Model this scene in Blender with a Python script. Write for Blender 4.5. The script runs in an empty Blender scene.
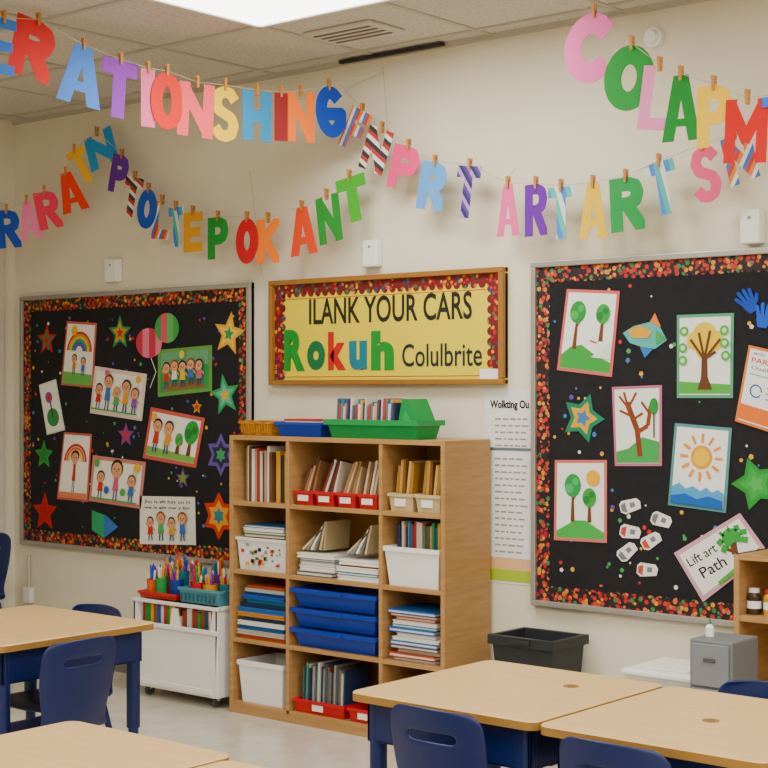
import bpy, bmesh, math, random, colorsys
from mathutils import Vector, Matrix
random.seed(7)
# ---- surveyed frame: X along the display wall, Y towards it, Z up (metres)
EYE=1.4; F=1544.0; HZ=389.0; CA,SA=math.cos(math.radians(40)),math.sin(math.radians(40))
WALL=5.02; CEIL=2.82; LEFT=-6.77; RIGHT=2.2; BACK=-2.6
def P(px,py,n):
    a=(px-384)/F; t=n/(CA+SA*a)
    return Vector((t*(CA*a-SA),n,EYE-(py-HZ)*t/F))
# ---------------------------------------------------------------- materials
def lin(h):
    h=h.lstrip('#'); c=[int(h[i:i+2],16)/255 for i in (0,2,4)]
    hh,s,v=colorsys.rgb_to_hsv(*c)
    if s>.2: s=min(1,s*1.22); v=v*.96
    o=[]
    for v_ in colorsys.hsv_to_rgb(hh,s,v): o.append(v_/12.92 if v_<=.04045 else ((v_+.055)/1.055)**2.4)
    return (*o,1)
MC={}
def base(name,rough=.6):
    m=bpy.data.materials.new(name); m.use_nodes=True
    b=m.node_tree.nodes['Principled BSDF']; b.inputs['Roughness'].default_value=rough
    return m,m.node_tree,b
def M(h,rough=.65,metal=0,spec=.35):
    k=(h,rough,metal)
    if k not in MC:
        m,nt,b=base('mat_'+h,rough); b.inputs['Base Color'].default_value=lin(h)
        b.inputs['Metallic'].default_value=metal; b.inputs['Specular IOR Level'].default_value=spec
        MC[k]=m
    return MC[k]
def noise_mat(name,c1,c2,scale,rough=.6,stretch=(1,1,1),bump=0,lo=.35,hi=.65,detail=5):
    m,nt,b=base(name,rough); N=nt.nodes; L=nt.links
    tc=N.new('ShaderNodeTexCoord'); mp=N.new('ShaderNodeMapping'); mp.inputs['Scale'].default_value=stretch
    no=N.new('ShaderNodeTexNoise'); no.inputs['Scale'].default_value=scale; no.inputs['Detail'].default_value=detail
    r=N.new('ShaderNodeValToRGB'); r.color_ramp.elements[0].position=lo; r.color_ramp.elements[1].position=hi
    r.color_ramp.elements[0].color=lin(c1); r.color_ramp.elements[1].color=lin(c2)
    L.new(tc.outputs['Object'],mp.inputs[0]); L.new(mp.outputs[0],no.inputs['Vector']); L.new(no.outputs[0],r.inputs[0]); L.new(r.outputs[0],b.inputs['Base Color'])
    if bump:
        bp=N.new('ShaderNodeBump'); bp.inputs['Strength'].default_value=bump; bp.inputs['Distance'].default_value=.004
        L.new(no.outputs[0],bp.inputs['Height']); L.new(bp.outputs[0],b.inputs['Normal'])
    return m
def stripe_mat(name,cols,scale,ang):
    m,nt,b=base(name,.7); N=nt.nodes; L=nt.links
    tc=N.new('ShaderNodeTexCoord'); mp=N.new('ShaderNodeMapping'); mp.inputs['Rotation'].default_value=(0,ang,0)
    w=N.new('ShaderNodeTexWave'); w.inputs['Scale'].default_value=scale; w.wave_profile='SAW'
    r=N.new('ShaderNodeValToRGB'); r.color_ramp.interpolation='CONSTANT'; e=r.color_ramp.elements
    while len(e)<len(cols): e.new(.5)
    for i,c in enumerate(cols): e[i].position=i/len(cols); e[i].color=lin(c)
    L.new(tc.outputs['Object'],mp.inputs[0]); L.new(mp.outputs[0],w.inputs['Vector']); L.new(w.outputs[0],r.inputs[0]); L.new(r.outputs[0],b.inputs['Base Color'])
    return m
def flower_mat(name,bg,cols,scale,thr):
    m,nt,b=base(name,.7); N=nt.nodes; L=nt.links
    tc=N.new('ShaderNodeTexCoord'); v=N.new('ShaderNodeTexVoronoi'); v.inputs['Scale'].default_value=scale
    sx=N.new('ShaderNodeSeparateColor'); r=N.new('ShaderNodeValToRGB'); r.color_ramp.interpolation='CONSTANT'; e=r.color_ramp.elements
    while len(e)<len(cols): e.new(.5)
    for i,c in enumerate(cols): e[i].position=i/len(cols); e[i].color=lin(c)
    lt=N.new('ShaderNodeMath'); lt.operation='LESS_THAN'; lt.inputs[1].default_value=thr
    mx=N.new('ShaderNodeMix'); mx.data_type='RGBA'; mx.inputs[6].default_value=lin(bg)
    L.new(tc.outputs['Object'],v.inputs['Vector']); L.new(v.outputs['Color'],sx.inputs[0]); L.new(sx.outputs[0],r.inputs[0])
    L.new(v.outputs['Distance'],lt.inputs[0]); L.new(lt.outputs[0],mx.inputs[0]); L.new(r.outputs[0],mx.inputs[7]); L.new(mx.outputs[2],b.inputs['Base Color'])
    return m
WALLM=noise_mat('wall_paint','#d9d0b7','#ddd5be',3,.75,bump=.04)
CEILM=noise_mat('ceiling_tile_fissured','#b5b0a2','#cbc6b9',70,.9,bump=.12,lo=.36,hi=.5)
FLOORM=noise_mat('vinyl_floor','#c2b8a6','#cfc6b5',9,.2,lo=.3,hi=.7)
WOOD=noise_mat('shelf_maple','#a78256','#b59164',5,.45,stretch=(1,1,12))
DESK=noise_mat('desk_laminate','#c6a676','#cfb182',4,.36,stretch=(2,14,2))
EDGE=M('#94733f',.45)
NAVY=M('#17244e',.4)
NAVY2=M('#1c2c5c',.38)
WHITE=M('#e6e4de',.5)
PAPER=M('#e9e5da',.8)
BLACK=noise_mat('black_felt','#08080b','#0f0f13',40,.95)
FLOR=flower_mat('floral_border','#1c0b10',['#b8342a','#d89a30','#c04a30','#3f7a48','#c88050','#a02838','#b8342a'],56,.5)
FLOR2=flower_mat('apple_border','#6c1418',['#b02a2c','#d9a12f','#2f6b52','#34457a','#b8322c','#c97a3a'],50,.42)
ALU=M('#a8a59c',.4,.6)
# ---------------------------------------------------------------- mesh builder
class B:
    def __init__(s,name): s.name=name; s.v=[]; s.f=[]; s.mi=[]; s.sm=[]; s.ml=[]; s.T=Matrix.Identity(4)
    def add(s,vs,fs,mat,smooth=False):
        o=len(s.v); s.v+= [s.T@Vector(v) for v in vs]
        if mat not in s.ml: s.ml.append(mat)
        k=s.ml.index(mat)
        for f in fs: s.f.append([i+o for i in f]); s.mi.append(k); s.sm.append(smooth)
    def bm(s,bm,mat,smooth=False):
        bm.verts.index_update(); s.add([v.co.copy() for v in bm.verts],[[v.index for v in f.verts] for f in bm.faces],mat,smooth); bm.free()
    def box(s,x0,x1,y0,y1,z0,z1,mat,bev=0):
        vs=[(x,y,z) for x in (x0,x1) for y in (y0,y1) for z in (z0,z1)]
        fs=[(0,1,3,2),(4,6,7,5),(0,4,5,1),(2,3,7,6),(0,2,6,4),(1,5,7,3)]
        if bev:
            bm=bmesh.new(); vv=[bm.verts.new(v) for v in vs]
            for f in fs: bm.faces.new([vv[i] for i in f])
            bmesh.ops.bevel(bm,geom=bm.edges[:],offset=bev,segments=2,affect='EDGES',profile=.5); s.bm(bm,mat)
        else: s.add(vs,fs,mat)
    def cyl(s,p0,p1,r0,r1,mat,seg=14,cap=True):
        p0=Vector(p0);p1=Vector(p1); d=(p1-p0).normalized(); a=d.orthogonal().normalized(); b=d.cross(a)
        vs=[];
        for p,r in ((p0,r0),(p1,r1)):
            for i in range(seg):
                t=2*math.pi*i/seg; vs.append(p+a*math.cos(t)*r+b*math.sin(t)*r)
        s.add(vs,[(i,(i+1)%seg,seg+(i+1)%seg,seg+i) for i in range(seg)],mat,True)
        if cap: s.add(vs,[list(range(seg)),list(range(seg,2*seg))],mat)
    def tube(s,pts,r,mat,seg=8):
        for a,b in zip(pts,pts[1:]):
            s.cyl(a,b,r,r,mat,seg,True)
    def ext(s,poly,d,mat):  # 3D polygon extruded by vector d
        n=len(poly); d=Vector(d); vs=[Vector(p) for p in poly]+[Vector(p)+d for p in poly]
        s.add(vs,[list(range(n)),list(range(n,2*n))]+[(i,(i+1)%n,n+(i+1)%n,n+i) for i in range(n)],mat)
    def bin(s,x0,x1,y0,y1,z0,z1,mat,t=.006,taper=.015,rim=.006,lip=.012):
        # open tapered container with rim
        def rect(i,z,tp): return [(x0+i+tp,y0+i+tp,z),(x1-i-tp,y0+i+tp,z),(x1-i-tp,y1-i-tp,z),(x0+i+tp,y1-i-tp,z)]
        R=[rect(rim,z0,taper),rect(rim,z1-lip,0),rect(0,z1-lip,0),rect(0,z1,0),rect(rim+t,z1,0),rect(rim+t,z0+t,taper)]
        vs=[p for r in R for p in r]; fs=[(3,2,1,0)]
        for k in range(5):
            for i in range(4): fs.append((4*k+i,4*k+(i+1)%4,4*k+4+(i+1)%4,4*k+4+i))
        fs.append((20,21,22,23)); s.add(vs,fs,mat)
    def done(s,parent=None,smooth_angle=None):
        xs=[v.x for v in s.v]; ys=[v.y for v in s.v]; zs=[v.z for v in s.v]
        o=Vector(((min(xs)+max(xs))/2,(min(ys)+max(ys))/2,min(zs)))
        me=bpy.data.meshes.new(s.name); me.from_pydata([v-o for v in s.v],[],s.f)
        for m in s.ml: me.materials.append(m)
        for p,k,sm in zip(me.polygons,s.mi,s.sm): p.material_index=k; p.use_smooth=sm
        bm=bmesh.new(); bm.from_mesh(me); bmesh.ops.recalc_face_normals(bm,faces=bm.faces[:]); bm.to_mesh(me); bm.free()
        ob=bpy.data.objects.new(s.name,me); bpy.context.scene.collection.objects.link(ob); ob.location=o
        if parent: ob.parent=parent
        return ob
def text_mesh(body,offset=0.0,extrude=0.0):
    cu=bpy.data.curves.new('t','FONT'); cu.body=body; cu.offset=offset; cu.extrude=extrude; cu.resolution_u=4
    ob=bpy.data.objects.new('t',cu); bpy.context.scene.collection.objects.link(ob)
    bpy.context.view_layer.update(); dg=bpy.context.evaluated_depsgraph_get()
    me=bpy.data.meshes.new_from_object(ob.evaluated_get(dg))
    vs=[v.co.copy() for v in me.vertices]; fs=[list(p.vertices) for p in me.polygons]
    bpy.data.objects.remove(ob); bpy.data.curves.remove(cu); bpy.data.meshes.remove(me)
    return vs,fs
def txt(b,body,c,w,h,mat,roll=0,offset=0.0,xv=Vector((1,0,0)),zv=Vector((0,0,1))):
    vs,fs=text_mesh(body,offset)
    if not vs: return
    x0=min(v.x for v in vs);x1=max(v.x for v in vs);y0=min(v.y for v in vs);y1=max(v.y for v in vs)
    cr,sr=math.cos(roll),math.sin(roll); out=[]
    for v in vs:
        x=((v.x-x0)/(x1-x0)-.5)*w; y=((v.y-y0)/(y1-y0)-.5)*h
        out.append(Vector(c)+xv*(x*cr-y*sr)+zv*(x*sr+y*cr))
    b.add(out,fs,mat)
def wtxt(b,body,x0,yt,x1,yb,n,mat,offset=0.0):
    a=P(x0,yt,n); d=P(x1,yb,n); txt(b,body,(a+d)/2,d.x-a.x,a.z-d.z,mat,0,offset)
# ---------------------------------------------------------------- room
b=B('floor'); b.box(LEFT-.1,RIGHT+.1,BACK-.1,WALL+.1,-.05,0,FLOORM); b.done()
b=B('ceiling'); b.box(LEFT-.1,RIGHT+.1,BACK-.1,WALL+.1,CEIL,CEIL+.05,CEILM); b.done()
b=B('wall_back'); b.box(LEFT,RIGHT,WALL,WALL+.1,0,CEIL,WALLM); b.done()
b=B('wall_left'); b.box(LEFT-.1,LEFT,BACK-.1,WALL+.1,0,CEIL,WALLM); b.done()
b=B('wall_right'); b.box(RIGHT,RIGHT+.1,BACK-.1,WALL+.1,0,CEIL,WALLM); b.done()
b=B('wall_front'); b.box(LEFT,RIGHT,BACK-.1,BACK,0,CEIL,WALLM); b.done()
b=B('baseboard_back'); b.box(LEFT+.012,RIGHT,WALL-.012,WALL,0,.1,M('#6d655a',.5)); b.done()
b=B('baseboard_left'); b.box(LEFT,LEFT+.012,BACK,WALL,0,.1,M('#6d655a',.5)); b.done()
b=B('ceiling_grid'); GM=M('#b3ad9e',.5)
x=-4.24-.6*4
while x<RIGHT: b.box(x-.011,x+.011,BACK,WALL,CEIL-.006,CEIL,GM); x+=.6
y=4.3+.6
while y>BACK: b.box(LEFT,RIGHT,y-.011,y+.011,CEIL-.007,CEIL,GM); y-=.6
b.box(LEFT,RIGHT,WALL-.02,WALL,CEIL-.02,CEIL,GM); b.done()
# door frame on the left wall by the corner
b=B('door_1'); DM=M('#c9c1ae',.5); LX=LEFT+.001
b.box(LX,LX+.03,4.86,4.93,0,2.3,DM,.004); b.box(LX,LX+.03,3.9,3.97,0,2.3,DM,.004); b.box(LX,LX+.03,3.9,4.93,2.3,2.38,DM,.004)
b.box(LX,LX+.015,3.97,4.86,0.01,2.3,M('#a39a88',.5)); b.cyl((LX+.015,4.05,1),(LX+.07,4.05,1),.012,.012,ALU); b.cyl((LX+.07,4.05,1),(LX+.07,4.16,1),.01,.01,ALU); b.done()
# ---- light panels
def panel(x0,x1,y0,y1,power):
    b=B('ceiling_light_panel'); em,nt,bs=base('diffuser_glow',.4); bs.inputs['Base Color'].default_value=(.9,.9,.9,1)
    bs.inputs['Emission Color'].default_value=(1,.99,.96,1); bs.inputs['Emission Strength'].default_value=7
    b.box(x0+.02,x1-.02,y0+.02,y1-.02,CEIL-.010,CEIL-.001,em)
    f=M('#d8d5cb',.4)
    for a in ((x0,x1,y0,y0+.02),(x0,x1,y1-.02,y1),(x0,x0+.02,y0,y1),(x1-.02,x1,y0,y1)): b.box(*a,CEIL-.016,CEIL-.001,f)
    b.done()
    l=bpy.data.lights.new('panel_light','AREA'); l.shape='RECTANGLE'; l.size=x1-x0-.06; l.size_y=y1-y0-.06; l.energy=power; l.color=(1,.985,.955)
    o=bpy.data.objects.new('panel_light',l); o.location=((x0+x1)/2,(y0+y1)/2,CEIL-.03); bpy.context.scene.collection.objects.link(o)
for px,py,pw in ((-4.24,3.7,30),(-1.84,3.1,42),(-4.24,1.3,42),(-1.84,.7,48),(.56,1.9,50),(-4.24,-1.1,36),(-1.84,-1.7,36),(.56,-.5,48)):
    panel(px,px+1.2,py,py+.6,pw)
# ceiling diffuser and gap
b=B('ceiling_air_vent'); b.box(-4.2,-3.85,4.5,4.72,CEIL-.016,CEIL-.002,M('#c8c3b5',.5),.004)
for i in range(4): b.box(-4.17,-3.88,4.53+i*.045,4.545+i*.045,CEIL-.019,CEIL-.014,M('#6f6a5f'))
b.done()
b=B('ceiling_gap_strip'); b.box(-4.42,-3.86,4.965,4.985,CEIL-.02,CEIL-.006,M('#2a2824')); b.done()  # no vent: dark-coloured strip stands in for the dark gap along the wall junction
# ---- small wall fixtures
def fixture(name,x0,yt,x1,yb,d,mat=WHITE,dot='#8a887f'):
    a=P(x0,yt,WALL); c=P(x1,yb,WALL); b=B(name); w_=WALL-.001; b.box(a.x,c.x,w_-d,w_,c.z,a.z,mat,.008)
    b.cyl(((a.x+c.x)/2,w_-d-.003,a.z-.03),((a.x+c.x)/2,w_-d,a.z-.03),.006,.006,M(dot)); b.done()
fixture('motion_sensor',110,260,123,282,.04); fixture('motion_sensor',368,241,383,267,.04); fixture('wall_speaker',746,211,766,244,.05)
c=P(655,38,WALL); b=B('smoke_detector'); b.cyl((c.x,WALL-.001,c.z),(c.x,WALL-.02,c.z),.04,.038,WHITE,28); b.cyl((c.x,WALL-.02,c.z),(c.x,WALL-.035,c.z),.028,.022,WHITE,28); b.done()
b=B('wall_conduit'); a=P(29,555,WALL-.012); b.tube([(a.x,WALL-.014,.1),(a.x,WALL-.014,a.z)],.008,M('#bdb6a6'))
b.box(a.x-.03,a.x+.03,WALL-.03,WALL-.001,.28,.36,WHITE,.004); b.done()
# ---------------------------------------------------------------- boards
WB=WALL-.001
def frame_rect(b,x0,x1,z0,z1,w,y0,y1,mat):
    b.box(x0,x1,y0,y1,z1-w,z1,mat,.003); b.box(x0,x1,y0,y1,z0,z0+w,mat,.003); b.box(x0,x0+w,y0,y1,z0+w,z1-w,mat,.003); b.box(x1-w,x1,y0,y1,z0+w,z1-w,mat,.003)
def trim(b,x0,x1,z0,z1,w,y,mat,sc):
    for q in ((x0,x1,z1-w,z1),(x0,x1,z0,z0+w),(x0,x0+w,z0+w,z1-w),(x1-w,x1,z0+w,z1-w)): b.add([(q[0],y-.0016,q[2]),(q[1],y-.0016,q[2]),(q[1],y-.0016,q[3]),(q[0],y-.0016,q[3])],[(0,1,2,3)],mat)
    def disc(cx,cz,e=0):
        b.add([(cx+sc*.55*math.cos(t*math.pi/6),y-.0008-e,cz+sc*.55*math.sin(t*math.pi/6)) for t in range(12)],[list(range(12))],mat)
    n=int((x1-x0-2*w)/sc)
    for i in range(n+1):
        xx=x0+w+(x1-x0-2*w)*i/n; disc(xx,z1-w,.0003*(i%2)); disc(xx,z0+w,.0003*(i%2))
    n=int((z1-z0-2*w)/sc)
    for i in range(1,n):
        zz=z0+w+(z1-z0-2*w)*i/n; disc(x0+w,zz,.0003*(i%2)); disc(x1-w,zz,.0003*(i%2))
CONF=['#c23b3b','#d8b03a','#4d7fb0','#6a4fa0','#4f9a62','#d8d4c8']
def board(x0,x1,z0,z1,nconf):
    b=B('bulletin_board'); b.box(x0,x1,WALL-.018,WB,z0,z1,BLACK); frame_rect(b,x0,x1,z0,z1,.022,WALL-.032,WB,ALU)
    trim(b,x0+.022,x1-.022,z0+.022,z1-.022,.042,WALL-.018,FLOR,.035)
    for i in range(nconf):
        cx=random.uniform(x0+.1,x1-.1); cz=random.uniform(z0+.1,z1-.1); r=random.uniform(.004,.011); k=random.random()*6
        b.ext([(cx+r*math.cos(k+t*2*math.pi/5),WALL-.0185,cz+r*math.sin(k+t*2*math.pi/5)) for t in range(5)],(0,-.0006,0),M(random.choice(CONF)))
    b.done()
board(-6.69,-4.985,.585,1.885,150)
board(-3.44,-1.95,.555,1.895,140)
BY=WALL-.0205
# sign
a=P(270,280,WALL-.03); c=P(504,385,WALL-.03); sx0,sx1,sz0,sz1=a.x,c.x,1.418,1.885
b=B('thank_you_sign'); b.box(sx0,sx1,WALL-.02,WB,sz0,sz1,M('#e2d040',.8)); frame_rect(b,sx0,sx1,sz0,sz1,.022,WALL-.042,WB,M('#98703a',.45))
x0,x1,z0,z1=sx0+.022,sx1-.022,sz0+.022,sz1-.022; y=WALL-.0205
YE=y
for q in ((x0,x1,z1-.04,z1),(x0,x0+.05,z0,z1-.04),(x1-.05,x1,z0,z1-.04)): b.add([(q[0],y-.0016,q[2]),(q[1],y-.0016,q[2]),(q[1],y-.0016,q[3]),(q[0],y-.0016,q[3])],[(0,1,2,3)],FLOR2)
def sdisc(cx,cz,i): b.add([(cx+.018*math.cos(t*math.pi/5),y-.0008-.0003*(i%2),cz+.018*math.sin(t*math.pi/5)) for t in range(10)],[list(range(10))],FLOR2)
for i in range(28): sdisc(x0+.05+(x1-x0-.1)*i/27,z1-.04,i)
for i in range(9):
    zz=z0+.02+(z1-z0-.08)*i/8
    for cx in (x0+.05,x1-.05): sdisc(cx,zz,i)
for q in ((x0+.07,x1-.07,z1-.066,z1-.063),(x0+.07,x1-.07,z0+.012,z0+.015)): b.add([(q[0],y-.0005,q[2]),(q[1],y-.0005,q[2]),(q[1],y-.0005,q[3]),(q[0],y-.0005,q[3])],[(0,1,2,3)],M('#b0392c'))
wtxt(b,'ILANK YOUR CARS',309,299,472,319,YE-.001,M('#1c1b18'),.018)
wtxt(b,'R',284,330,305,371,YE-.002,M('#1f8a3a'),.06); wtxt(b,'o',307,341,325,370,YE-.002,M('#206a44'),.06)
wtxt(b,'k',328,332,346,370,YE-.002,M('#c23430'),.06); wtxt(b,'u',349,341,367,370,YE-.002,M('#1f7a8a'),.06); wtxt(b,'h',371,331,394,370,YE-.002,M('#1f8a3a'),.06)
wtxt(b,'Colulbrite',402,344,482,366,YE-.001,M('#1c2630'),.010)
a=P(480,369,YE); b.box(a.x,a.x+.09,YE-.002,YE-.0005,a.z-.05,a.z,PAPER); b.done()
# wall poster
b=B('wall_poster'); a=P(485,390,WALL); c=P(534,586,WALL); b.box(a.x,c.x,WALL-.003,WB,c.z,a.z,M('#dddcd8'))
n=WALL-.0038
wtxt(b,'Wolkting Ou',490,400,529,411,n,M('#161513'),.04)
for i in range(22):
    yy=418+i*6.6
    if 445<yy<455: continue
    q=P(495,yy,n); x=q.x
    while x<c.x-.05:
        w=random.uniform(.012,.035); b.box(x,x+w,n-.0002,n,q.z-.007,q.z,M('#8f8e88')); x+=w+.008
q=P(485,447,n); b.box(a.x,c.x,n-.0004,n,q.z-.012,q.z,M('#5d6a70'))
q0=P(485,556,n); q1=P(534,572,n); b.box(a.x,c.x,n-.0004,n,q1.z,q0.z,M('#e2b890')); q2=P(534,584,n); b.box(a.x,c.x,n-.0004,n,q2.z,q1.z,M('#a9bd3c')); b.done()
# ---------------------------------------------------------------- drawings
class Art:
    def __init__(s,name,c,border,paper='#e6e2d6',n=BY,inset=.05):
        s.b=B(name); s.q=[P(x,y,n) for x,y in c]; s.n=n; s.k=1
        TL,TR,BR,BL=s.q; s.as_=((TR-TL).length+(BR-BL).length)/((TL-BL).length+(TR-BR).length)
        s.b.ext([v.copy() for v in s.q],(0,-.001,0),M(border,.8)); s.k=2
        if paper: s.poly([(inset,inset*s.as_),(1-inset,inset*s.as_),(1-inset,1-inset*s.as_),(inset,1-inset*s.as_)],paper)
    def m(s,u,v,k):
        TL,TR,BR,BL=s.q; p=(BL*(1-u)+BR*u)*(1-v)+(TL*(1-u)+TR*u)*v; p.y=s.n-.001-.0003*k; return p
    def poly(s,pts,h): s.k+=1; s.b.add([s.m(u,v,s.k) for u,v in pts],[list(range(len(pts)))],M(h,.8))
    def circ(s,x,y,r,h,ry=None,n=16): ry=ry or r; s.poly([(x+r*math.cos(2*math.pi*i/n),y+ry*s.as_*math.sin(2*math.pi*i/n)) for i in range(n)],h)
    def line(s,pts,w,h):
        s.k+=1
        for (x0,y0),(x1,y1) in zip(pts,pts[1:]):
            dx,dy=x1-x0,(y1-y0)/s.as_; l=math.hypot(dx,dy) or 1; nx,ny=-dy/l*w/2,dx/l*w/2*s.as_
            s.b.add([s.m(*p,s.k) for p in ((x0+nx,y0+ny),(x1+nx,y1+ny),(x1-nx,y1-ny),(x0-nx,y0-ny))],[(0,1,2,3)],M(h,.8))
    def arc(s,x,y,r,w,h,a0=0,a1=180): s.line([(x+r*math.cos(math.radians(a0+(a1-a0)*i/12)),y+r*s.as_*math.sin(math.radians(a0+(a1-a0)*i/12))) for i in range(13)],w,h)
    def kid(s,x,y,h,c1,c2='#3a4a80',hair='#2c1c14',arms=0,R=.072):
        A=s.as_; r=min(h*.2/A,R)
        s.line([(x-.02,y+h*.35),(x-.03,y)],.022,c2); s.line([(x+.02,y+h*.35),(x+.03,y)],.022,c2)
        a1=.95 if arms else .45
        s.line([(x-.035,y+h*.6),(x-.085,y+h*(.95 if arms else .78))],.02,'#d9a07a'); s.line([(x+.035,y+h*.6),(x+.085,y+h*a1)],.02,'#d9a07a')
        s.poly([(x-.055,y+h*.28),(x+.055,y+h*.28),(x+.034,y+h*.68),(x-.034,y+h*.68)],c1)
        s.circ(x,y+h*.86,r*1.18,hair); s.circ(x,y+h*.82,r,'#dba883')
        s.line([(x-.02,y+h*.78),(x+.02,y+h*.78)],.010,'#8a2a20'); s.circ(x-r*.4,y+h*.84,r*.14,'#1a1410',n=6); s.circ(x+r*.4,y+h*.84,r*.14,'#1a1410',n=6)
    def tree(s,x,y,h,w,g='#3f9a4a',g2='#2f7a3c',t='#6b4426'):
        s.poly([(x-.04,y),(x+.04,y),(x+.018,y+h*.65),(x-.018,y+h*.65)],t); s.line([(x,y+h*.4),(x+.07,y+h*.55)],.02,t)
        s.circ(x,y+h*.72,w,g,w*1.2); s.circ(x-w*.4,y+h*.66,w*.5,g2); s.circ(x+w*.35,y+h*.8,w*.4,g2)
    def end(s): s.b.done()
def txa(A,body,x,y,w,h,c,roll=0,off=0):
    s=A; s.k+=1; p=s.m(x,y,s.k); TL,TR,BR,BL=s.q; W=(TR-TL).length; H=(TL-BL).length
    xv=(TR-TL).normalized(); zv=(TL-BL).normalized(); txt(s.b,body,p,w*W,h*H,M(c),roll,off,xv,zv)
# left board
A=Art('rainbow_drawing',[(67,321),(97,323),(93,388),(61,385)],'#c96f62')
for i,c in enumerate(['#c8443c','#dd9a3c','#ddc94a','#58a060','#4a78b8','#7a58a0']): A.arc(.5,.55,.38-i*.05,.052,c)
A.circ(.3,.86,.1,'#e6b93c'); A.poly([(.05,.03),(.95,.03),(.95,.2),(.05,.22)],'#6fae5c'); A.kid(.38,.18,.3,'#d98a3a'); A.kid(.68,.18,.26,'#4a78b8'); A.end()
A=Art('children_drawing',[(95,366),(147,374),(142,421),(90,413)],'#d8c0b4')
for i,(c,h) in enumerate([('#c8443c',.5),('#4a78b8',.72),('#5aa55a',.48),('#d9a53a',.66),('#8a58a0',.52)]): A.kid(.14+i*.18,.12,h,c,arms=i%2,hair=['#2c1c14','#6a3a1a','#c89a3a'][i%3])
A.line([(.06,.12),(.94,.12)],.02,'#5aa55a'); A.circ(.9,.86,.045,'#e6b93c'); A.circ(.3,.9,.04,'#d06a8a'); A.end()
A=Art('class_picnic_drawing',[(158,350),(212,345),(212,391),(158,397)],'#6a9a52','#3f8f55')
A.poly([(.06,.6),(.94,.6),(.94,.92),(.06,.92)],'#6fa07a'); A.poly([(.1,.1),(.9,.1),(.8,.26),(.2,.26)],'#8a6a3a')
for i,c in enumerate(['#c8443c','#d9d5c8','#e0c040','#4a78b8','#d06a8a']): A.kid(.17+i*.16,.16+.03*(i%2),.52,c,hair=['#2c1c14','#8a4a20'][i%2])
A.circ(.5,.85,.05,'#ddc94a'); A.end()
A=Art('leaf_drawing',[(39,385),(56,379),(65,430),(47,435)],'#cfd6c4'); A.circ(.5,.3,.33,'#3f8a52'); A.circ(.45,.7,.2,'#8a5a9a'); A.circ(.45,.7,.1,'#c8443c'); A.line([(.5,.3),(.5,.6)],.07,'#4b3a22'); A.end()
A=Art('friends_and_tree_drawing',[(151,407),(205,418),(196,468),(143,458)],'#c9675c')
A.poly([(.05,.08),(.95,.08),(.95,.2),(.05,.26)],'#7fb35c'); A.tree(.82,.2,.65,.13); A.circ(.65,.45,.05,'#d98a3a'); A.tree(.62,.2,.4,.07,'#58a850','#3f9a4a')
for i,c in enumerate(['#c8443c','#d9a53a']): A.kid(.2+i*.22,.16,.62,c,arms=1-i)
A.circ(.12,.84,.05,'#e6b93c'); A.end()
A=Art('rainbow_child_drawing',[(64,432),(92,434),(88,502),(57,499)],'#c46a5e')
for i,c in enumerate(['#c8443c','#dd7a3c','#ddc94a']): A.arc(.5,.58,.36-i*.07,.06,c)
A.kid(.5,.12,.62,'#c8443c',arms=1,R=.12); A.poly([(.05,.04),(.95,.04),(.95,.12),(.05,.12)],'#d98a6a'); A.end()
A=Art('big_heads_drawing',[(93,455),(146,462),(141,509),(89,501)],'#c98a80')
A.kid(.2,.1,.55,'#c8443c'); A.kid(.5,.08,.82,'#d06a8a',arms=1,R=.12); A.kid(.8,.1,.55,'#4a78b8',hair='#6a3a1a')
A.circ(.88,.85,.06,'#e6b93c'); A.circ(.12,.85,.05,'#5aa55a'); A.line([(.06,.1),(.94,.1)],.02,'#5aa55a'); A.circ(.35,.3,.05,'#3f70c0'); A.circ(.66,.3,.05,'#5aa55a'); A.end()
A=Art('handwritten_note',[(140,496),(195,497),(196,545),(140,544)],'#dcd8cc',None)
for i,s_ in enumerate(['Jho is afs hay on in','we is am ow y bir']): txa(A,s_,.5,.88-i*.12,.84,.09,'#1a1814',0,.01)
for i,c in enumerate(['#c8443c','#5aa55a','#d9a53a','#4a78b8']): A.kid(.2+i*.2,.08,.46+.1*(i%2),c,arms=i%2,hair=['#2c1c14','#8a4a20'][i%2])
A.end()
def star(name,cx,cy,r,c1,c2=None,c3=None,n=5,inner=.45,rot=90,pl=None):
    c=P(cx,cy,BY); e=P(cx+r,cy,BY); R=(e-c).length*0.85
    b=B(name)
    def ring(sc,y): return [(c.x+sc*R*(1 if i%2==0 else inner)*math.cos(math.radians(rot)+math.pi*i/n),y,c.z+sc*R*(1 if i%2==0 else inner)*math.sin(math.radians(rot)+math.pi*i/n)) for i in range(2*n)]
    b.ext(ring(1,BY),(0,-.001,0),M(c1,.8))
    if c2: b.add(ring(.68,BY-.0014),[list(range(2*n))],M(c2,.8))
    if c3: b.add(ring(.35,BY-.0018),[list(range(2*n))],M(c3,.8))
    b.done()
star('paper_star',47,340,12,'#b03434','#3f7a4a','#b8322c'); star('paper_star',120,333,14,'#3c8a5a','#c8a23a','#c23b3b')
star('paper_star',229,334,19,'#e0ac3a','#e9c860','#3f8a5a',rot=80); star('paper_star',225,395,18,'#3f9a5c','#5fb0a0','#d8b03a',rot=100)
star('paper_star',44,455,11,'#3f9a4c','#2f7a3c'); star('paper_star',45,512,15,'#c03434','#a82a2a'); star('paper_star',126,435,10,'#7a4a8a','#b04a60')
star('paper_star',183,478,9,'#5a3a70','#7a8a40'); star('paper_star',221,455,18,'#6a5a9a','#2a2a48','#4f9a62',6,.6)
star('paper_star',219,516,20,'#c8482f','#d9a53a','#3c7a8a',6,.62); star('paper_star',197,352+55,6,'#d8b03a','#c8443c')
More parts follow.
